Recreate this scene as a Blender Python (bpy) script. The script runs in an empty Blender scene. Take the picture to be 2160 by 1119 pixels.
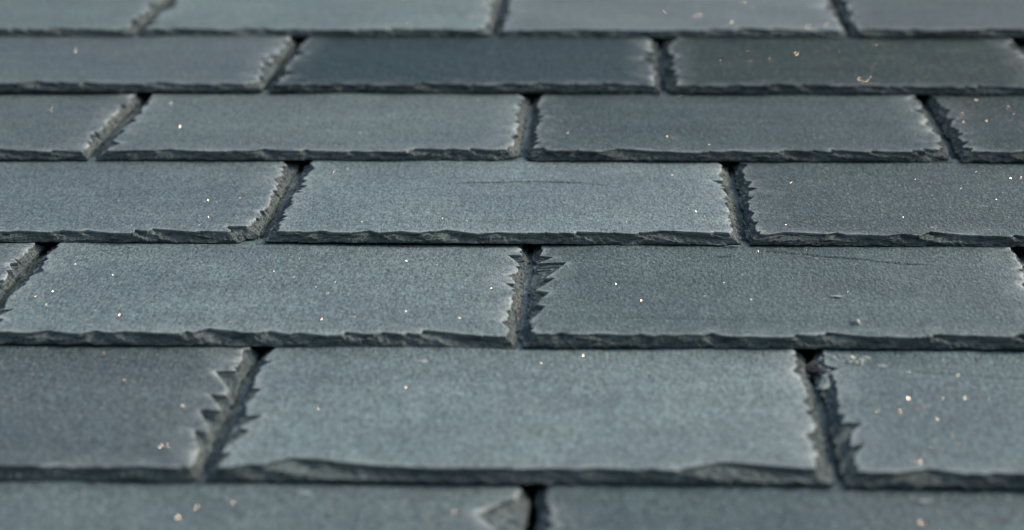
import bpy, math, random
import numpy as np
from mathutils import Matrix, Vector

# ------------------------------------------------------------------ camera
sc = bpy.context.scene
col = sc.collection
PITCH = math.radians(28)                 # pitch of the roof
F = 5100.0                               # focal length in photo pixels (2160 wide): about 85 mm
CX, CY = 1080.0, 559.5
d_up = Vector((230, 1620, -F)).normalized()          # up the slope, in camera axes
d_h = Vector((1, -0.0055, 0.0429))
d_h = (d_h - d_up * d_h.dot(d_up)).normalized()      # along the courses
d_n = d_h.cross(d_up)                                # out of the roof
R = Matrix((d_h, d_up, d_n)).transposed()            # roof axes -> camera axes
Z0 = 1.51
P0 = Vector((0, (CY - 515) / F * Z0, -Z0))           # roof origin in camera axes
cam_roof = R.transposed() @ (-P0)                    # camera in roof axes
ROOF = Matrix.Translation((0, 0, 5.0)) @ Matrix.Rotation(PITCH, 4, 'X')

cd = bpy.data.cameras.new('camera')
cam = bpy.data.objects.new('camera', cd)
col.objects.link(cam)
cd.sensor_width = 36
cd.lens = F / 2160 * 36
cd.clip_start = 0.02
cd.clip_end = 200
M = R.transposed().to_4x4()
M.translation = cam_roof
cam.matrix_world = ROOF @ M
cd.dof.use_dof = True
cd.dof.focus_distance = 1.50
cd.dof.aperture_fstop = 6.4
sc.camera = cam

# ------------------------------------------------------------------ light
SUN_AZ = math.radians(66)      # to the right of the up-slope direction (+Y)
SUN_EL = math.radians(45)
w = bpy.data.worlds.new('World')
sc.world = w
w.use_nodes = True
nt = w.node_tree
nt.nodes.clear()
sky = nt.nodes.new('ShaderNodeTexSky')
sky.sky_type = 'NISHITA'
sky.sun_disc = False
sky.sun_elevation = SUN_EL
sky.sun_rotation = SUN_AZ
sky.air_density = 1.0
sky.dust_density = 3.0
sky.ozone_density = 1.0
bg = nt.nodes.new('ShaderNodeBackground')
bg.inputs['Strength'].default_value = 0.13
out = nt.nodes.new('ShaderNodeOutputWorld')
nt.links.new(sky.outputs[0], bg.inputs[0])
nt.links.new(bg.outputs[0], out.inputs[0])

sd = bpy.data.lights.new('sun', 'SUN')
sd.energy = 1.5
sd.angle = math.radians(12)
sd.color = (1.0, 0.92, 0.80)
sun = bpy.data.objects.new('sun', sd)
col.objects.link(sun)
sdir = Vector((math.sin(SUN_AZ) * math.cos(SUN_EL), math.cos(SUN_AZ) * math.cos(SUN_EL), math.sin(SUN_EL)))
sun.rotation_euler = sdir.to_track_quat('Z', 'Y').to_euler()
sun.location = (3, 3, 9)

sc.view_settings.view_transform = 'Standard'
sc.view_settings.look = 'None'
sc.view_settings.gamma = 1
sc.view_settings.use_curve_mapping = False
sc.view_settings.exposure = 0.65

# ------------------------------------------------------------------ pixel -> roof plane (used to measure the courses)
def unproject(px, py, wz=0.0):
    ray = R.transposed() @ Vector(((px - CX) / F, (CY - py) / F, -1))
    t = (wz - cam_roof.z) / ray.z
    p = cam_roof + ray * t
    return p.x, p.y

def mm_per_px(py):
    a = unproject(1000, py)
    b = unproject(1100, py)
    return math.hypot(a[0] - b[0], a[1] - b[1]) / 100

# ------------------------------------------------------------------ materials
def nodes(mat):
    mat.use_nodes = True
    t = mat.node_tree
    t.nodes.clear()
    return t

def add(t, kind, **kw):
    n = t.nodes.new(kind)
    for k, v in kw.items():
        if k in n.inputs:
            n.inputs[k].default_value = v
        else:
            setattr(n, k, v)
    return n

def math_node(t, op, a, b=None, clamp=False):
    n = t.nodes.new('ShaderNodeMath')
    n.operation = op
    n.use_clamp = clamp
    for i, x in enumerate((a, b)):
        if x is None:
            continue
        if isinstance(x, (int, float)):
            n.inputs[i].default_value = x
        else:
            t.links.new(x, n.inputs[i])
    return n.outputs[0]

def mix_col(t, fac, a, b, mode='MIX'):
    n = t.nodes.new('ShaderNodeMix')
    n.data_type = 'RGBA'
    n.blend_type = mode
    for s, x in ((n.inputs[0], fac), (n.inputs[6], a), (n.inputs[7], b)):
        if isinstance(x, (int, float)):
            s.default_value = x
        elif isinstance(x, tuple):
            s.default_value = x + (1,) if len(x) == 3 else x
        else:
            t.links.new(x, s)
    return n.outputs[2]

def noise(t, vec, scale, detail=3, rough=0.55, dist=0.0):
    n = t.nodes.new('ShaderNodeTexNoise')
    n.inputs['Scale'].default_value = scale
    n.inputs['Detail'].default_value = detail
    n.inputs['Roughness'].default_value = rough
    n.inputs['Distortion'].default_value = dist
    t.links.new(vec, n.inputs['Vector'])
    return n.outputs['Fac']

def ramp(t, fac, lo, hi, a=0.0, b=1.0):
    n = t.nodes.new('ShaderNodeMapRange')
    n.inputs[1].default_value = lo
    n.inputs[2].default_value = hi
    n.inputs[3].default_value = a
    n.inputs[4].default_value = b
    t.links.new(fac, n.inputs[0])
    return n.outputs[0]

def slate_material():
    m = bpy.data.materials.new('slate')
    t = nodes(m)
    L = t.links
    tc = add(t, 'ShaderNodeTexCoord')
    oi = add(t, 'ShaderNodeObjectInfo')
    off = add(t, 'ShaderNodeVectorMath', operation='ADD')
    sc3 = add(t, 'ShaderNodeVectorMath', operation='SCALE')
    cx = add(t, 'ShaderNodeCombineXYZ')
    L.new(oi.outputs['Random'], cx.inputs[0])
    L.new(oi.outputs['Random'], cx.inputs[1])
    L.new(cx.outputs[0], sc3.inputs[0])
    sc3.inputs['Scale'].default_value = 7.0
    L.new(tc.outputs['Object'], off.inputs[0])
    L.new(sc3.outputs[0], off.inputs[1])
    vec = off.outputs[0]
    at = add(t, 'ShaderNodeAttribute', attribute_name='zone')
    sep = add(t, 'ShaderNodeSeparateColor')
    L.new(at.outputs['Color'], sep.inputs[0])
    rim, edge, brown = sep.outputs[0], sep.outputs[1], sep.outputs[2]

    # streaks along the grain of the stone
    mp = add(t, 'ShaderNodeMapping')
    mp.inputs['Scale'].default_value = (1.0, 5.0, 5.0)
    mp.inputs['Rotation'].default_value = (0, 0, 0.12)
    L.new(vec, mp.inputs['Vector'])
    streak = noise(t, mp.outputs[0], 12, 5, 0.6, 0.3)
    mott = noise(t, vec, 9, 4, 0.6)
    mg = add(t, 'ShaderNodeMapping')
    mg.inputs['Scale'].default_value = (1.0, 0.36, 1.0)
    L.new(vec, mg.inputs['Vector'])
    grain = noise(t, mg.outputs[0], 560, 2, 0.75)
    grain2 = noise(t, vec, 240, 2, 0.6)

    v1 = ramp(t, mott, 0.3, 0.7, 0.80, 1.2)
    v2 = ramp(t, streak, 0.3, 0.7, 0.88, 1.12)
    v3 = ramp(t, grain, 0.3, 0.7, 0.35, 1.75)
    v4 = ramp(t, grain2, 0.3, 0.7, 0.82, 1.18)
    v = math_node(t, 'MULTIPLY', math_node(t, 'MULTIPLY', v1, v2), math_node(t, 'MULTIPLY', v3, v4))
    vcol = add(t, 'ShaderNodeCombineColor')
    for i in range(3):
        L.new(v, vcol.inputs[i])
    top = mix_col(t, 1.0, oi.outputs['Color'], vcol.outputs[0], 'MULTIPLY')
    # pale dust: small soft blotches
    bl = noise(t, vec, 60, 2, 0.5)
    top = mix_col(t, ramp(t, bl, 0.66, 0.80, 0.0, 0.22), top, (0.20, 0.22, 0.22))

    fl = noise(t, mg.outputs[0], 640, 1, 0.5)
    top = mix_col(t, ramp(t, fl, 0.60, 0.74, 0.0, 0.5), top, (0.32, 0.35, 0.32))

    # broken edge: laminated, greener than the weathered face, darkened with painted backlight shade
    ml = add(t, 'ShaderNodeMapping')
    ml.inputs['Scale'].default_value = (1.0, 1.0, 4.5)
    L.new(vec, ml.inputs['Vector'])
    lam = noise(t, ml.outputs[0], 110, 4, 0.65, 0.4)
    ecol = mix_col(t, ramp(t, lam, 0.34, 0.66), (0.022, 0.029, 0.025), (0.086, 0.106, 0.092))
    ecol = mix_col(t, ramp(t, grain2, 0.58, 0.72, 0, 0.35), ecol, (0.22, 0.25, 0.21))
    sidef = add(t, 'ShaderNodeAttribute', attribute_name='side')
    ecol = mix_col(t, math_node(t, 'MULTIPLY', sidef.outputs['Fac'], 0.8), ecol, mix_col(t, ramp(t, lam, 0.34, 0.66), (0.026, 0.038, 0.036), (0.066, 0.088, 0.083)))
    bn = noise(t, vec, 130, 3, 0.6)
    ecol = mix_col(t, math_node(t, 'MULTIPLY', brown, ramp(t, bn, 0.44, 0.64, 0.0, 0.75)), ecol, (0.17, 0.130, 0.085))
    colr = mix_col(t, edge, top, ecol)
    # bruised pale rim, mixed with painted light caught by ridges and lens borders
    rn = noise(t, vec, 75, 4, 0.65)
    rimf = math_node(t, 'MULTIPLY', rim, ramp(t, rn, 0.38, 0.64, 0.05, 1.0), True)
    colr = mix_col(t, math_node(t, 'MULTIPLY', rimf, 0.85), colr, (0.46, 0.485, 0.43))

    # relief
    h1 = noise(t, mg.outputs[0], 600, 2, 0.7)
    h2 = noise(t, vec, 170, 3, 0.6)
    h3 = noise(t, mp.outputs[0], 45, 4, 0.6)
    b1 = add(t, 'ShaderNodeBump', Strength=0.9, Distance=0.0009)
    L.new(h1, b1.inputs['Height'])
    b2 = add(t, 'ShaderNodeBump', Strength=0.35, Distance=0.0012)
    L.new(h2, b2.inputs['Height'])
    L.new(b1.outputs[0], b2.inputs['Normal'])
    b3 = add(t, 'ShaderNodeBump', Strength=0.10, Distance=0.0016)
    L.new(h3, b3.inputs['Height'])
    L.new(b2.outputs[0], b3.inputs['Normal'])
    rv = noise(t, mp.outputs[0], 7, 5, 0.55, 0.6)
    snap = math_node(t, 'SNAP', rv, 0.045)
    b5 = add(t, 'ShaderNodeBump', Strength=0.13, Distance=0.004)
    L.new(math_node(t, 'ADD', math_node(t, 'MULTIPLY', snap, 0.6), rv), b5.inputs['Height'])
    L.new(b3.outputs[0], b5.inputs['Normal'])
    b4 = add(t, 'ShaderNodeBump', Distance=0.0016)
    L.new(lam, b4.inputs['Height'])
    L.new(math_node(t, 'MULTIPLY', edge, math_node(t, 'SUBTRACT', 0.7, math_node(t, 'MULTIPLY', sidef.outputs['Fac'], 0.45))), b4.inputs['Strength'])
    L.new(b5.outputs[0], b4.inputs['Normal'])

    p = add(t, 'ShaderNodeBsdfPrincipled')
    L.new(colr, p.inputs['Base Color'])
    L.new(b4.outputs[0], p.inputs['Normal'])
    rr = math_node(t, 'ADD', ramp(t, mott, 0.3, 0.7, 0.46, 0.58), math_node(t, 'MULTIPLY', edge, 0.25), True)
    L.new(rr, p.inputs['Roughness'])
    p.inputs['IOR'].default_value = 1.5
    L.new(oi.outputs['Alpha'], p.inputs['Specular IOR Level'])
    p.inputs['Specular Tint'].default_value = (0.84, 1.0, 0.94, 1)
    o = add(t, 'ShaderNodeOutputMaterial')
    L.new(p.outputs[0], o.inputs[0])
    return m

def plain_material(name, c, rough=0.8, c2=None, scale=300, metal=0.0):
    m = bpy.data.materials.new(name)
    t = nodes(m)
    p = add(t, 'ShaderNodeBsdfPrincipled')
    tc = add(t, 'ShaderNodeTexCoord')
    n = noise(t, tc.outputs['Object'], scale, 3, 0.6)
    colr = mix_col(t, ramp(t, n, 0.3, 0.7), c, c2 or tuple(0.7 * x for x in c))
    t.links.new(colr, p.inputs['Base Color'])
    p.inputs['Roughness'].default_value = rough
    p.inputs['Metallic'].default_value = metal
    b = add(t, 'ShaderNodeBump', Strength=0.5, Distance=0.0006)
    t.links.new(n, b.inputs['Height'])
    if metal == 0:
        t.links.new(b.outputs[0], p.inputs['Normal'])
    o = add(t, 'ShaderNodeOutputMaterial')
    t.links.new(p.outputs[0], o.inputs[0])
    return m

SLATE = slate_material()
WOOD = plain_material('roof_boards', (0.10, 0.075, 0.05), 0.9, (0.06, 0.045, 0.03), 60)
LICHEN = plain_material('lichen', (0.42, 0.45, 0.39), 0.95, (0.30, 0.33, 0.28), 900)
STONE = plain_material('pale_stone', (0.55, 0.54, 0.48), 0.8, (0.16, 0.16, 0.15), 700)
MICA = plain_material('mica', (0.60, 0.40, 0.20), 0.12, (0.60, 0.50, 0.36), 90, 1.0)

# ------------------------------------------------------------------ numeric helpers
class Waves:
    """smooth random function of 1 or 2 variables (sum of sines)"""
    def __init__(self, rng, lo, hi, n=10, dim=1):
        lam = np.exp(rng.uniform(math.log(lo), math.log(hi), n))
        k = 2 * math.pi / lam
        a = rng.uniform(0, 2 * math.pi, n)
        self.kx = k * (np.cos(a) if dim == 2 else 1)
        self.ky = k * (np.sin(a) if dim == 2 else 0)
        self.p = rng.uniform(0, 2 * math.pi, n)
        self.a = (lam / lam.max()) ** 0.6
        self.a /= math.sqrt((self.a ** 2).sum() / 2)
    def __call__(self, x, y=0.0):
        r = 0.0
        for kx, ky, p, a in zip(self.kx, self.ky, self.p, self.a):
            r = r + a * np.sin(kx * x + ky * y + p)
        return r

def mesh_from(name, V, Fq, Ft, zone=None, smooth=True, side=None, nflat=0):
    me = bpy.data.meshes.new(name)
    V = np.asarray(V, np.float32)
    Fq = np.asarray(Fq, np.int32).reshape(-1, 4)
    Ft = np.asarray(Ft, np.int32).reshape(-1, 3)
    nl = Fq.size + Ft.size
    npoly = len(Fq) + len(Ft)
    me.vertices.add(len(V))
    me.vertices.foreach_set('co', V.ravel())
    me.loops.add(nl)
    me.loops.foreach_set('vertex_index', np.concatenate((Fq.ravel(), Ft.ravel())))
    me.polygons.add(npoly)
    st = np.concatenate((np.arange(len(Fq)) * 4, Fq.size + np.arange(len(Ft)) * 3)).astype(np.int32)
    me.polygons.foreach_set('loop_start', st)
    if zone is not None:
        a = me.attributes.new('zone', 'FLOAT_COLOR', 'POINT')
        z = np.ones((len(V), 4), np.float32)
        z[:, :3] = zone
        a.data.foreach_set('color', z.ravel())
    if side is not None:
        a = me.attributes.new('side', 'FLOAT', 'POINT')
        a.data.foreach_set('value', np.asarray(side, np.float32))
    me.update(calc_edges=True)
    sm = np.full(npoly, smooth)
    sm[:nflat] = False
    me.polygons.foreach_set('use_smooth', sm)
    me.validate()
    return me

T = 0.0063        # slate thickness
K = 5             # cleavage layers shown in the broken edge
INSET = 0.034

def scallop_shape(x, rise, q=1.0):
    up = np.clip(x / rise, 0, 1) ** 0.7
    dn = np.clip(1 - (x - rise) / (1 - rise), 0, 1) ** q
    if rise > 0.5:
        up = np.clip(x / rise, 0, 1) ** q
        dn = np.clip(1 - (x - rise) / (1 - rise), 0, 1) ** 0.7
    y = np.where(x < rise, up, dn)
    return np.where((x > 0) & (x < 1), y, 0)

def slate_mesh(name, W, E, rng, LT, front=(), left=(), right=(), chip=None, steps=(), brown=0.3, side=0.0042, fch=0.0042,
               dense=1.0, barb=1.0, quiet=False):
    """a riven slate, its front edge on y=0, lower face at z=0.
    front/left/right: given flake scars (start, length, depth, rise, lowest layer) in metres;
    left and right are measured from the front corner upwards"""
    Lv = E + 0.012
    ns = int(Lv / 0.00062 * dense)
    nf = int(W / 0.00055 * dense)
    tl = np.linspace(0, 1, ns)
    tf = np.linspace(0, 1, nf)[1:]
    tr = np.linspace(0, 1, ns)[1:]
    hw = W / 2
    Pout = np.concatenate((np.stack((np.full(ns, -hw), Lv * (1 - tl)), 1),
                           np.stack((-hw + W * tf, np.zeros(nf - 1)), 1),
                           np.stack((np.full(ns - 1, hw), Lv * tr), 1)))
    iw = hw - INSET
    Pin = np.concatenate((np.stack((np.full(ns, -iw), Lv + (INSET - Lv) * tl), 1),
                          np.stack((-iw + 2 * iw * tf, np.full(nf - 1, INSET)), 1),
                          np.stack((np.full(ns - 1, iw), INSET + (Lv - INSET) * tr), 1)))
    S = np.concatenate((Lv * tl, Lv + W * tf, Lv + W + Lv * tr))
    n = len(S)
    stot = 2 * Lv + W
    sideness = np.clip(np.maximum((Lv - S) / 0.006, (S - Lv - W) / 0.006) + 0.5, 0, 1)
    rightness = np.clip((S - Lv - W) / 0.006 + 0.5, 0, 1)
    # list of scars: (s0, length, depth, rise, lowest layer)
    scars = []
    for (a, l, d, r, k) in front:
        scars.append((Lv + a, l, d, r, k))
    for (a, l, d, r, k) in left:          # from the corner up: the abrupt end is the upper one
        scars.append((Lv - a - l, l, d, r, k))
    for (a, l, d, r, k) in right:
        scars.append((Lv + W + a, l, d, 1 - r, k))
    ngiven = len(scars)
    # random fill
    s = 0.0
    while s < stot:
        onfront = Lv < s < Lv + W
        if onfront:
            l = float(np.exp(rng.uniform(math.log(0.012), math.log(0.050))))
            d = rng.uniform(0.0020, 0.0075) * (0.5 + l / 0.04)
            r = rng.uniform(0.10, 0.35)
            if quiet:
                d *= 0.5
        else:
            l = float(np.exp(rng.uniform(math.log(0.007), math.log(0.040))))
            d = float(np.exp(rng.normal(math.log(0.0037), 0.55))) * barb * (0.5 + l / 0.036)
            d = min(d, 0.010)
            r = rng.uniform(0.06, 0.2) if rng.random() < 0.5 else rng.uniform(0.3, 0.5)
            if s > Lv + W:
                r = 1 - r - 0.01
        kk = int(rng.choice((0, 0, 0, 1, 2, 3))) if not onfront else int(rng.integers(0, 4))
        scars.append((s, l, d, r, kk))
        s += l * rng.uniform(0.6, 1.0)
        if rng.random() < 0.25:
            s += rng.uniform(0.004, 0.02)
    # small nicks
    for _ in range(int(stot / 0.012)):
        s0 = rng.uniform(0, stot)
        scars.append((s0, rng.uniform(0.0015, 0.005), rng.uniform(0.0005, 0.0018), rng.uniform(0.1, 0.5), int(rng.integers(2, 6))))
    base = fch + (side - fch) * sideness
    base = base * (1 + 0.18 * Waves(rng, 0.05, 0.2)(S))
    D = np.zeros((K + 1, n))
    for k in range(1, K + 1):
        f = k / K
        D[k] = base * f ** 0.9 * (1 + 0.16 * Waves(rng, 0.012, 0.05)(S)) + 0.00012 * Waves(rng, 0.0016, 0.006, 14)(S)
    for si_, (s0, l, d, r, k0) in enumerate(scars):
        q_ = float(rng.uniform(0.55, 1.6))
        if si_ < ngiven:
            q_ = 0.45 + 0.3 * q_
        for k in range(min(k0, K - 1) + 1, K + 1):
            k0 = min(k0, K - 1)
            shear = (K - k) / K * 0.45 * l * (1 if r < 0.5 else -1)     # shell fracture: the lower leaves run on past the notch
            i0 = np.searchsorted(S, s0 + shear)
            i1 = np.searchsorted(S, s0 + l + shear)
            if i1 - i0 < 2:
                continue
            sh = scallop_shape((S[i0:i1] - s0 - shear) / l, r, q_) * d
            f = ((k - k0) / (K - k0)) ** 0.8
            # lower layers of the same scar end a little later: a shell-like bowl
            D[k, i0:i1] = np.maximum(D[k, i0:i1], base[i0:i1] * (k / K) * 0.75 + sh * f)
    D[0] = 0.0004 * Waves(rng, 0.004, 0.03, 12)(S) + 0.0005 * Waves(rng, 0.03, 0.12)(S) * sideness + 0.10 * np.clip(D[K] - base, 0, 0.01)
    if chip is not None:                     # a broken corner: (s from front-left corner, half length, depth)
        cs, chl, cd_ = chip
        q = np.clip(1 - np.abs(S - (Lv + cs)) / chl, 0, 1)
        for k in range(0, K + 1):
            D[k] += q * cd_ * (0.85 + 0.15 * k / K)
    for k in range(1, K + 1):
        D[k] = np.maximum(D[k], D[k - 1] + 0.00018)
    D = np.minimum(D, INSET - 0.008 + 0.0003 * np.arange(K + 1)[:, None])
    und = Waves(rng, 0.06, 0.25, 9, 2)
    uamp = 0.00032
    def pos(d):
        return Pout + (Pin - Pout) * (d / INSET)[:, None]
    rows, zs, zone = [], [], []
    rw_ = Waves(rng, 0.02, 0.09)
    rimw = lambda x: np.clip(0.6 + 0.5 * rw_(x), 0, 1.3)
    ruf = Waves(rng, 0.003, 0.012, 16, 2)
    def push(d, z, rim, edge, br=0.15):
        p = pos(d)
        if np.max(edge) == 1:
            z = z + 0.00022 * ruf(p[:, 0], p[:, 1]) * np.clip(z / 0.002, 0, 1)
        rows.append(p)
        zs.append(z + uamp * und(p[:, 0], p[:, 1]) * np.clip(z / T, 0, 1))
        q = np.zeros((n, 3))
        q[:, 0] = rim * (0.8 + 0.7 * rightness * rimw(S))  # rim made paler on right edges
        q[:, 1] = edge
        q[:, 2] = br * np.clip(brown * (0.35 * (1 - sideness) + rightness + 0.25 * sideness), 0, 1)
        zone.append(q)
    lev = np.array((0.0016, 0.33 * T, 0.44 * T, 0.56 * T, 0.70 * T, T))      # the top leaf is the thickest
    push(D[0] + 0.0003 + 0.0016 * (1 - sideness), np.full(n, 0.0), 0, 1)
    zprev = 0.0008 + 0.0011 * sideness
    for k in range(1, K + 1):
        wav = 0.00030 * Waves(rng, 0.010, 0.06)(S) + 0.00010 * Waves(rng, 0.002, 0.008)(S)
        zt = np.full(n, T) if k == K else lev[k] + wav
        zb = lev[k] - (0.80 if k == K else 0.30) * (lev[k] - lev[k - 1]) + wav * 0.8
        if k == 1:
            push(D[0], zprev, 0, 1)
        gap = D[k] - D[k - 1]
        jit = 0.00006 * Waves(rng, 0.0012, 0.004, 12)(S)
        push(D[k - 1] + gap * 0.55, zb * 0.55 + zprev * 0.45 + jit, 0.0, np.concatenate((1 - 0.75 * np.clip((gap[:-1] - 0.0018) / 0.003, 0, 1), (1.0,))))
        push(D[k], zb + jit * 0.5, 0.0, 1, 1.0 if k >= 4 else 0.4)
        push(D[k] + np.minimum(0.00035, gap * 0.5 + 0.0001), zt - (0.00008 if k == K else 0), (1.0 if k == K else 0.30), 0.45 if k == K else 1)  # lower ridges get a weak painted highlight through the rim value
        zprev = zt
    top = D[K] + 0.0004
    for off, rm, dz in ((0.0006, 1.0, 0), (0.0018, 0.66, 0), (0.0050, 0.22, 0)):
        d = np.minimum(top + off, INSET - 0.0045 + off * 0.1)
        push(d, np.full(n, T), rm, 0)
    push(np.full(n, INSET - 0.0035), np.full(n, T), 0.0, 0)
    m = len(rows)
    V = np.concatenate([np.column_stack((p, z)) for p, z in zip(rows, zs)])
    Z = np.concatenate(zone)
    i = np.arange(n - 1)
    Fq = []
    for r_ in range(m - 1):
        a = r_ * n + i
        Fq.append(np.stack((a, a + 1, a + 1 + n, a + n), 1))
    Fq = np.concatenate(Fq)
    # interior grid
    gx = np.linspace(-iw, iw, max(8, int(2 * iw / 0.0035 * dense)))
    gy = np.linspace(INSET, Lv, max(8, int((Lv - INSET) / 0.0035 * dense)))
    for st in steps:
        lo, hi = st['y0'], st['y1']
        gy = np.unique(np.concatenate((gy, np.arange(max(lo, INSET + 0.001), min(hi, Lv - 0.001), 0.0004))))
    X, Y = np.meshgrid(gx, gy)
    zz = T + uamp * und(X, Y)
    zlit = np.zeros_like(X)
    for st in steps:
        dz, rm = st['f'](X, Y)
        zz = zz + dz
        zlit = np.maximum(zlit, rm)
    nx, ny = len(gx), len(gy)
    b0 = len(V)
    V = np.concatenate((V, np.column_stack((X.ravel(), Y.ravel(), zz.ravel()))))
    zi = np.zeros((nx * ny, 3))
    zi[:, 0] = zlit.ravel()
    Z = np.concatenate((Z, zi))
    jj, ii = np.meshgrid(np.arange(ny - 1), np.arange(nx - 1), indexing='ij')
    a = (b0 + jj * nx + ii).ravel()
    Fq = np.concatenate((Fq, np.stack((a, a + 1, a + 1 + nx, a + nx), 1)))
    # zip the ribbon's inner line to the grid
    A = (m - 1) * n + np.arange(n)
    Bl = np.concatenate((b0 + np.arange(ny - 1, -1, -1) * nx, b0 + np.arange(1, nx), b0 + np.arange(1, ny) * nx + nx - 1))
    def arc(idx):        # 0..1 left side, 1..2 front, 2..3 right side
        return np.concatenate([(0.0,)] + [np.linspace(q, q + 1, c + 1)[1:] for q, c in enumerate(idx)])
    sa = arc((ns - 1, nf - 1, ns - 1))
    ty = (gy - INSET) / (Lv - INSET)
    sb = np.concatenate((1 - ty[::-1], 1 + np.linspace(0, 1, nx)[1:], 2 + ty[1:]))
    Ft = []
    p = q = 0
    while p < len(A) - 1 or q < len(Bl) - 1:
        if q == len(Bl) - 1 or (p < len(A) - 1 and sa[p + 1] <= sb[q + 1]):
            Ft.append((A[p], A[p + 1], Bl[q]))
            p += 1
        else:
            Ft.append((A[p], Bl[q + 1], Bl[q]))
            q += 1
    # hidden head of the slate, and the underside
    b0 = len(V)
    bx = [(x, y, z) for z in (0.0002, T - 0.0005) for (x, y) in ((-hw + 0.004, Lv - 0.004), (hw - 0.004, Lv - 0.004), (hw - 0.004, LT), (-hw + 0.004, LT))]
    un = [(-hw + 0.001, 0.001, 0.0001), (hw - 0.001, 0.001, 0.0001), (hw - 0.001, Lv, 0.0001), (-hw + 0.001, Lv, 0.0001)]
    V = np.concatenate((V, bx, un))
    Z = np.concatenate((Z, np.zeros((12, 3))))
    bq = [(0, 3, 2, 1), (4, 5, 6, 7), (0, 1, 5, 4), (1, 2, 6, 5), (2, 3, 7, 6), (3, 0, 4, 7), (8, 11, 10, 9)]
    Fq = np.concatenate((Fq, np.array(bq) + b0))
    sd_ = np.zeros(len(V))
    sd_[:m * n] = np.tile(sideness, m)
    return mesh_from(name, V, Fq, Ft, Z, side=sd_, nflat=(3 * K + 1) * (n - 1))

# ------------------------------------------------------------------ the roof
roof = bpy.data.objects.new('slate_roof', None)
col.objects.link(roof)
roof.matrix_world = ROOF
roof['label'] = 'grey riven slate roof filling the whole picture in staggered courses'
roof['category'] = 'roof'
roof['kind'] = 'thing'

def part(name, me, mat, parent, loc=(0, 0, 0), rot=(0, 0, 0)):
    o = bpy.data.objects.new(name, me)
    col.objects.link(o)
    o.parent = parent
    o.location = loc
    o.rotation_euler = rot
    if mat and not me.materials:
        me.materials.append(mat)
    return o

def box_mesh(name, x0, x1, y0, y1, z0, z1):
    V = [(x, y, z) for z in (z0, z1) for (x, y) in ((x0, y0), (x1, y0), (x1, y1), (x0, y1))]
    return mesh_from(name, V, [(0, 3, 2, 1), (4, 5, 6, 7), (0, 1, 5, 4), (1, 2, 6, 5), (2, 3, 7, 6), (3, 0, 4, 7)], [], smooth=False)

# courses: low = line of the lower edge at x=1080 in the photo, j = joints measured at height y
def lens_step(x0, x1, y0, y1, depth, slope=0.0):
    """a lens where a thin leaf of stone has come away: a step at its upper line"""
    def f(X, Y):
        t = np.clip((X - x0) / (x1 - x0), 0, 1)
        bow = np.sin(math.pi * t) ** 0.55
        wob = 0.0022 * np.sin(X * 47 + 0.6) + 0.0008 * np.sin(X * 170) + 0.0004 * np.sin(X * 410 + 1)
        yu = y1 + (bow - 1) * (y1 - y0) * 0.45 + wob + slope * (X - x0)
        yl = y1 - (y1 - y0) * bow ** 0.9 + wob * 0.5 + slope * (X - x0)
        up = np.clip((yu - Y) / 0.0007, 0, 1)
        dn = np.clip((Y - yl) / ((y1 - y0) * 0.85), 0, 1)
        k = np.where((t > 0) & (t < 1), up * dn, 0)
        lit_border = np.exp(-((Y - yl) / 0.0009) ** 2) * np.where((t > 0) & (t < 1), 0.55, 0)  # light caught by the lower border, painted as a pale line
        return -depth * k, lit_border * 0.6
    return {'f': f, 'y0': y0 - 0.004 + min(0, slope * (x1 - x0)), 'y1': y1 + 0.004 + max(0, slope * (x1 - x0))}

def line_step(x0, yA, x1, yB, depth):
    """a hairline edge of a leaf running across the face"""
    def f(X, Y):
        t = np.clip((X - x0) / (x1 - x0), 0, 1)
        yl = yA + (yB - yA) * t + 0.0016 * np.sin(X * 60 + 1) + 0.0008 * np.sin(X * 150) + 0.0004 * np.sin(X * 390)
        k = np.clip((yl - Y) / 0.0007, 0, 1) * np.exp(-np.clip(yl - Y, 0, 1) / 0.016)
        fade = np.clip(np.minimum(t, 1 - t) * 5, 0, 1)
        return -depth * k * fade, 0 * X
    return {'f': f, 'y0': min(yA, yB) - 0.004, 'y1': max(yA, yB) + 0.004}

GREY = (0.088, 0.106, 0.112)
ROWS = [
    # y, joints (photo x at that y), per-slate settings
    dict(y=-26, j=[-300, 640, 1350, 2060, 2700]),
    dict(y=73, low=81, j=[-440, 297, 1045, 1787, 2530]),
    dict(y=191, low=201, j=[-260, 568, 1400, 2224]),
    dict(y=337, low=343, j=[-690, 201, 1105, 2012, 2930]),
    dict(y=516, low=519, j=[-450, 556, 1570, 2590]),
    dict(y=724, low=737, j=[-1150, -58, 1098, 2252]),
    dict(y=1014, low=1027, j=[-900, 432, 1764, 3100]),
    dict(y=1418, j=[-500, 1090, 2690]),
]
Vrow = [unproject(CX, r.get('low', r['y']), 0.002)[1] for r in ROWS]

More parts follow.
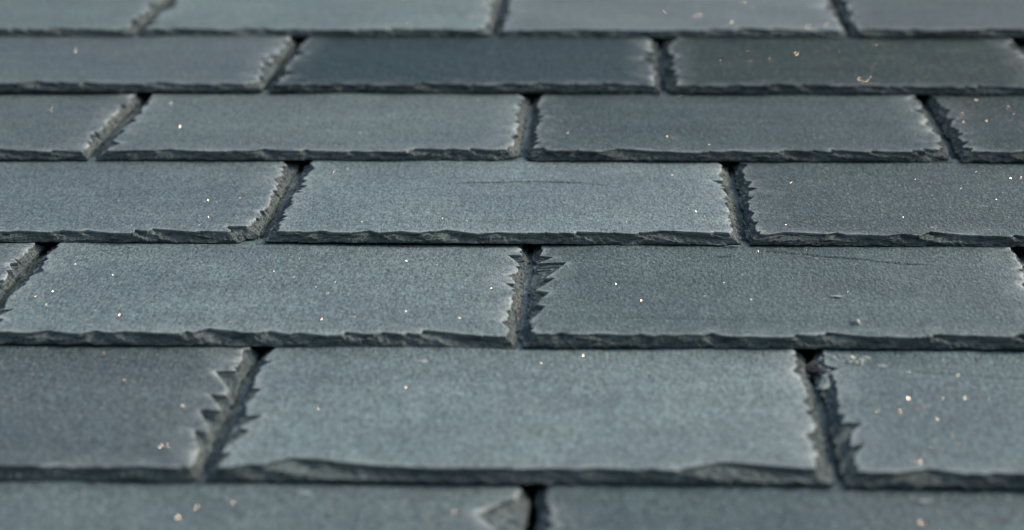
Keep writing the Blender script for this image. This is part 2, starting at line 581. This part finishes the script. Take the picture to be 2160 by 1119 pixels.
TINT = {  # (row, index): colour of that slate and its sheen
    (1, 0): (0.1024, 0.1375, 0.1156, 0.500),
    (1, 1): (0.1168, 0.1570, 0.1319, 0.500),
    (1, 2): (0.0816, 0.1096, 0.0921, 0.500),
    (1, 3): (0.0388, 0.0607, 0.0507, 0.240),
    (2, 0): (0.0655, 0.0881, 0.0740, 0.500),
    (2, 1): (0.0197, 0.0397, 0.0375, 0.084),
    (2, 2): (0.0307, 0.0482, 0.0402, 0.031),
    (3, 0): (0.0689, 0.0924, 0.0778, 0.500),
    (3, 1): (0.0848, 0.1139, 0.0959, 0.500),
    (3, 2): (0.0472, 0.0716, 0.0642, 0.120),
    (3, 3): (0.0343, 0.0539, 0.0484, 0.056),
    (4, 0): (0.0988, 0.1327, 0.1216, 0.500),
    (4, 1): (0.1224, 0.1644, 0.1508, 0.500),
    (4, 2): (0.0507, 0.0774, 0.0694, 0.157),
    (5, 0): (0.0947, 0.1271, 0.1167, 0.500),
    (5, 1): (0.1135, 0.1525, 0.1398, 0.500),
    (5, 2): (0.0613, 0.0935, 0.0838, 0.288),
    (6, 0): (0.0622, 0.0837, 0.0767, 0.500),
    (6, 1): (0.1269, 0.1704, 0.1562, 0.500),
    (6, 2): (0.0760, 0.1192, 0.1141, 0.400),
    (7, 0): (0.0979, 0.1317, 0.1207, 0.500),
    (7, 1): (0.0556, 0.0872, 0.0835, 0.320),
}
slates = {}
for ri, r in enumerate(ROWS):
    E = (Vrow[ri - 1] - Vrow[ri]) if ri else 0.18
    js = [unproject(x, r['y'])[0] for x in r['j']]
    visible = ri > 0
    for si in range(len(js) - 1):
        seed = 1000 + ri * 37 + si * 11
        rng = np.random.default_rng(seed)
        gapw = rng.uniform(0.0030, 0.0052)
        W = js[si + 1] - js[si] - gapw
        uc = (js[si + 1] + js[si]) / 2
        mmp = mm_per_px(r['y'])
        x_left = uc - W / 2
        kw = {}
        def fr(*items):        # scars of the front edge given in photo pixels: x0, x1, depth (m), rise, lowest layer
            return [(unproject(a, r['y'])[0] - x_left, (b - a) * mmp, d, rise, k) for (a, b, d, rise, k) in items]
        if (ri, si) == (4, 0):
            kw = dict(front=fr((312, 425, 0.011, 0.3, 0), (110, 215, 0.006, 0.2, 1), (425, 520, 0.004, 0.2, 3)), brown=1.0, side=0.0050,
                      barb=1.25, chip=(W - 0.001, 0.012, 0.008))
        elif (ri, si) == (4, 1):
            kw = dict(front=fr((640, 690, 0.005, 0.2, 2), (730, 800, 0.004, 0.25, 2), (895, 1010, 0.010, 0.30, 0), (1010, 1160, 0.002, 0.1, 4),
                               (1215, 1330, 0.005, 0.1, 1), (1345, 1570, 0.009, 0.35, 0)), brown=0.75, side=0.0045,
                      steps=[lens_step(unproject(880, 400)[0] - uc, unproject(1330, 400)[0] - uc, unproject(1080, 428)[1] - Vrow[4], unproject(1080, 397)[1] - Vrow[4], 0.0007, -0.01)])
        elif (ri, si) == (5, 1):
            kw = dict(front=fr((400, 525, 0.010, 0.25, 0), (190, 300, 0.004, 0.15, 1), (795, 900, 0.008, 0.35, 0), (900, 1060, 0.012, 0.22, 0), (540, 640, 0.004, 0.2, 2)),
                      brown=0.85, side=0.0050, barb=1.1)
        elif (ri, si) == (5, 2):
            kw = dict(left=[(0.105, 0.045, 0.017, 0.07, 1), (0.088, 0.026, 0.012, 0.12, 2), (0.150, 0.018, 0.009, 0.3, 1), (0.028, 0.030, 0.008, 0.3, 1), (0.060, 0.028, 0.009, 0.35, 1)],
                      front=fr((1215, 1400, 0.005, 0.08, 1), (1700, 1790, 0.004, 0.3, 1), (1960, 2110, 0.006, 0.15, 1)),
                      barb=0.6, steps=[line_step(unproject(1570, 527)[0] - uc, unproject(1570, 534)[1] - Vrow[5], unproject(1990, 571)[0] - uc, unproject(1990, 578)[1] - Vrow[5], 0.0008),
                                       line_step(unproject(1110, 680)[0] - uc, 0.036, unproject(1560, 680)[0] - uc, 0.0375, 0.0003)])
        elif (ri, si) == (6, 1):
            kw = dict(front=fr((520, 960, 0.014, 0.06, 1), (1420, 1775, 0.013, 0.45, 1), (960, 1200, 0.002, 0.3, 3), (1200, 1420, 0.002, 0.2, 3)),
                      left=[(0.052, 0.022, 0.012, 0.25, 2), (0.028, 0.030, 0.009, 0.4, 3), (0.1, 0.02, 0.006, 0.2, 2)], side=0.0045, brown=0.2, quiet=True)
        elif (ri, si) == (6, 2):
            kw = dict(left=[(0.048, 0.022, 0.012, 0.3, 0), (0.018, 0.018, 0.010, 0.2, 0)], side=0.0050,
                      steps=[line_step(unproject(1900, 800)[0] - uc, unproject(1900, 797)[1] - Vrow[6], unproject(2300, 815)[0] - uc, unproject(2300, 816)[1] - Vrow[6], 0.0005)])
        elif (ri, si) == (6, 0):
            kw = dict(right=[(0.118, 0.034, 0.013, 0.12, 1), (0.088, 0.022, 0.010, 0.15, 1), (0.058, 0.026, 0.011, 0.2, 0), (0.026, 0.026, 0.009, 0.15, 1)], barb=0.8, side=0.0034, quiet=True)
        elif (ri, si) == (7, 0):
            kw = dict(right=[(E - 0.080, 0.066, 0.020, 0.40, 1), (E - 0.060, 0.030, 0.013, 0.3, 2)], brown=0.6)
        elif (ri, si) == (3, 1):
            kw = dict(brown=0.7, chip=(W - 0.002, 0.016, 0.005), side=0.0045)
        elif (ri, si) == (3, 3):
            kw = dict(left=[(0.02, 0.015, 0.009, 0.1, 0), (0.05, 0.014, 0.008, 0.1, 0), (0.10, 0.013, 0.009, 0.1, 0)], barb=1.2)
        elif (ri, si) == (3, 2):
            kw = dict(brown=0.3, barb=0.8, chip=(W - 0.001, 0.02, 0.006))
        elif (ri, si) == (1, 0) or (ri, si) == (3, 0):
            kw = dict(brown=0.8, side=0.0050)
        me = slate_mesh('slate', W, E, rng, min(2 * E + 0.05, 0.42), dense=(1.0 if visible else 0.4), **kw)
        lift = 0.0022 + rng.uniform(-0.0004, 0.0008)
        o = part('slate', me, SLATE, roof, (uc, Vrow[ri], lift),
                 (-math.atan((T + 0.0002) / E), rng.uniform(-0.0026, 0.0026) + (0.003 if (ri, si) == (5, 1) else 0), rng.uniform(-0.0035, 0.0035)))
        c = TINT.get((ri, si), GREY)
        o.color = (*c[:3], c[3] if len(c) > 3 else 0.5)
        slates[(ri, si)] = o
slates[(2, 1)]['label'] = 'darkest slate, smooth blue-black face, second course below the top edge of the picture'
slates[(2, 2)]['label'] = 'dark greenish slate at the right beside the blue-black one'
slates[(6, 1)]['label'] = 'large pale slate with long flakes broken off its lower edge'
slates[(4, 1)]['label'] = 'slate in sharpest focus with a lens-shaped scar across its face'
slates[(5, 2)]['label'] = 'slate with a deep triangular notch in its left edge'

part('roof_deck', box_mesh('roof_deck', -1.3, 1.3, Vrow[-1] - 0.05, Vrow[0] + 0.45, -0.040, -0.022), WOOD, roof)

# ------------------------------------------------------------------ small things
def surface_height(u, v):
    for ri in range(len(ROWS)):
        if v >= Vrow[ri]:
            E = (Vrow[ri - 1] - Vrow[ri]) if ri else 0.18
            return 0.0020 + T - (v - Vrow[ri]) * (T + 0.0002) / E, ri
    return 0, None

# mica grains glinting in the stone
rng = np.random.default_rng(5)
for r in ROWS:
    r['ju'] = [unproject(x, r['y'])[0] for x in r['j']]
NF = 200000
U = rng.uniform(-0.62, 0.62, NF)
Vv = rng.uniform(Vrow[-1] + 0.12, Vrow[0] + 0.03, NF)
hh = np.zeros(NF)
keep = np.zeros(NF, bool)
for ri in range(len(ROWS)):
    E = (Vrow[ri - 1] - Vrow[ri]) if ri else 0.18
    inrow = (Vv >= Vrow[ri] + 0.019) & (Vv < Vrow[ri] + E - 0.002)
    hh[inrow] = 0.0020 + T - (Vv[inrow] - Vrow[ri]) * (T + 0.0002) / E
    for jx in ROWS[ri]['ju']:
        inrow &= np.abs(U - jx) > 0.018
    keep |= inrow
U, Vv, hh = U[keep], Vv[keep], hh[keep]
N = len(U)
sz = np.minimum(0.00034, 0.00012 * np.exp(np.abs(rng.normal(0, 0.55, N))))
nrm = np.column_stack((rng.normal(0, 0.48, N), rng.normal(0, 0.48, N), np.ones(N)))
nrm /= np.linalg.norm(nrm, axis=1)[:, None]
t1 = np.cross(nrm, np.array((0.3, 0.9, 0.1)))
t1 /= np.linalg.norm(t1, axis=1)[:, None]
t2 = np.cross(nrm, t1)
ang = rng.uniform(0, 6.28, N)[:, None]
e1 = (t1 * np.cos(ang) + t2 * np.sin(ang)) * sz[:, None]
e2 = (t2 * np.cos(ang) - t1 * np.sin(ang)) * sz[:, None]
cc = np.column_stack((U, Vv, hh + 0.0005))
VV = np.stack((cc + e1 + e2 * 0.3, cc + e2, cc - e1 * 0.8, cc - e2 * 0.9), 1).reshape(-1, 3)
me = mesh_from('mica_grains', VV, np.arange(4 * N).reshape(-1, 4), [], smooth=False)
mg = part('mica_grains', me, MICA, roof)
mg['kind'] = 'stuff'

def lump_mesh(name, rx, ry, rz, rng, rough=0.25, nu=14, nv=8):
    """a flat irregular lump sitting on z=0"""
    V, Fq, Ft = [], [], []
    wv = Waves(rng, 1.2, 3.5, 6)
    w2 = Waves(rng, 0.8, 2.5, 6, 2)
    for j in range(nv):
        ph = j / (nv - 1) * math.pi * 0.5
        for i in range(nu):
            a = 2 * math.pi * i / nu
            k = 1 + rough * 0.6 * float(wv(a if a < math.pi else 2 * math.pi - a)) + rough * 0.4 * float(w2(math.cos(a) * 2, math.sin(a) * 2 + j))
            V.append((rx * k * math.cos(ph) * math.cos(a), ry * k * math.cos(ph) * math.sin(a), rz * math.sin(ph) * (1 + 0.3 * rough * float(w2(a, j)))))
    for j in range(nv - 1):
        for i in range(nu):
            Fq.append((j * nu + i, j * nu + (i + 1) % nu, (j + 1) * nu + (i + 1) % nu, (j + 1) * nu + i))
    return mesh_from(name, V, Fq, [])

def on_roof(px, py):
    u, v = unproject(px, py)
    for _ in range(4):
        h, ri = surface_height(u, v)
        u, v = unproject(px, py, h)
    return u, v, h, ri

def slate_at(u, ri):
    for si in range(len(ROWS[ri]['ju']) - 1):
        if ROWS[ri]['ju'][si] <= u < ROWS[ri]['ju'][si + 1]:
            return slates[(ri, si)]

# pale lichen specks on the slates
for k, (px, py, rx, ry) in enumerate([(1525, 268, 0.0042, 0.0022), (890, 765, 0.0028, 0.0026), (1118, 875, 0.0026, 0.0022), (795, 418, 0.0011, 0.0012), (1665, 92, 0.004, 0.002),
                              (1762, 628, 0.0034, 0.0016), (2075, 437, 0.0018, 0.0014), (1968, 482, 0.0024, 0.0014), (742, 668, 0.0022, 0.0018), (1855, 775, 0.003, 0.002),
                              (480, 662, 0.0012, 0.0012), (1950, 1060, 0.003, 0.002), (640, 1040, 0.0028, 0.002)]):
    u, v, h, ri = on_roof(px, py)
    s = slate_at(u, ri)
    me = lump_mesh('lichen_speck', rx, ry, 0.0003, np.random.default_rng(70 + k), 0.4)
    me.materials.append(LICHEN)
    o = bpy.data.objects.new('lichen_speck', me)
    col.objects.link(o)
    o.parent = s
    o.matrix_parent_inverse = Matrix()
    loc = (s.location, s.rotation_euler)
    inv = (Matrix.Translation(s.location) @ s.rotation_euler.to_matrix().to_4x4()).inverted()
    p = inv @ Vector((u, v, h))
    o.location = (p.x, p.y, T - 0.0001)

# the stone chip on the slate at the right, and other loose bits
def loose(name, label, cat, px, py, size, seed, mat, dz=0.0, rz=0.0, rough=0.3):
    u, v, h, ri = on_roof(px, py)
    me = lump_mesh(name, *size, np.random.default_rng(seed), rough)
    me.materials.append(mat)
    o = bpy.data.objects.new(name, me)
    col.objects.link(o)
    o.matrix_world = ROOF @ Matrix.Translation((u, v, h + dz)) @ Matrix.Rotation(-0.034, 4, 'X') @ Matrix.Rotation(rz, 4, 'Z')
    o.color = (0.06, 0.075, 0.065, 0.3)
    o['label'] = label
    o['category'] = cat
    return o
loose('stone_chip', 'tiny pale stone chip lying on the slate at the right, near its lower edge', 'stone', 1805, 686, (0.0034, 0.0036, 0.0030), 3, STONE)
loose('stone_sliver', 'thin dark stone sliver lying under the lower right corner of the sharpest slate', 'sliver', 1545, 521, (0.0050, 0.0030, 0.0007), 8, SLATE, 0.0, 0.2)

DEBRIS = plain_material('dark_debris', (0.030, 0.030, 0.034), 0.95, (0.012, 0.012, 0.014), 500)
loose('debris_clump', 'dark crumbly debris wedged at the top of the joint at lower right', 'debris', 1722, 768, (0.0055, 0.016, 0.0035), 12, DEBRIS, -0.0045, 0.1, 0.45)

# pale crust at the upper left corner of the lower right slate
rng = np.random.default_rng(31)
VV, FF = [], []
for k in range(70):
    t = rng.random()
    px = 1735 + 90 * t + rng.normal(0, 4)
    py = 750 + 24 * t * rng.uniform(0.6, 1.1) + rng.normal(0, 3)
    if k % 3 == 0:
        px, py = 1742 + rng.normal(0, 6), 752 + 60 * rng.random()
    u, v, h, ri = on_roof(px, py)
    v = min(v, Vrow[5] + 0.004)
    me0 = lump_mesh('tmp', rng.uniform(0.0010, 0.0032), rng.uniform(0.001, 0.0036), rng.uniform(0.0008, 0.0024), rng, 0.5, 8, 4)
    b = len(VV)
    a = rng.uniform(0, 6.28)
    near = 0.0018 if u - ROWS[6]['ju'][2] < 0.012 else 0.0
    for q in me0.vertices:
        VV.append((u + q.co.x * math.cos(a) - q.co.y * math.sin(a), v + q.co.x * math.sin(a) + q.co.y * math.cos(a), h - 0.0003 - near + q.co.z))
    FF += [[b + i for i in p.vertices] for p in me0.polygons]
    bpy.data.meshes.remove(me0)
s62 = slates[(6, 2)]
inv = (Matrix.Translation(s62.location) @ s62.rotation_euler.to_matrix().to_4x4()).inverted()
me = mesh_from('lichen_crust', [tuple(inv @ Vector(p)) for p in VV], FF, [])
part('lichen_crust', me, LICHEN, s62)
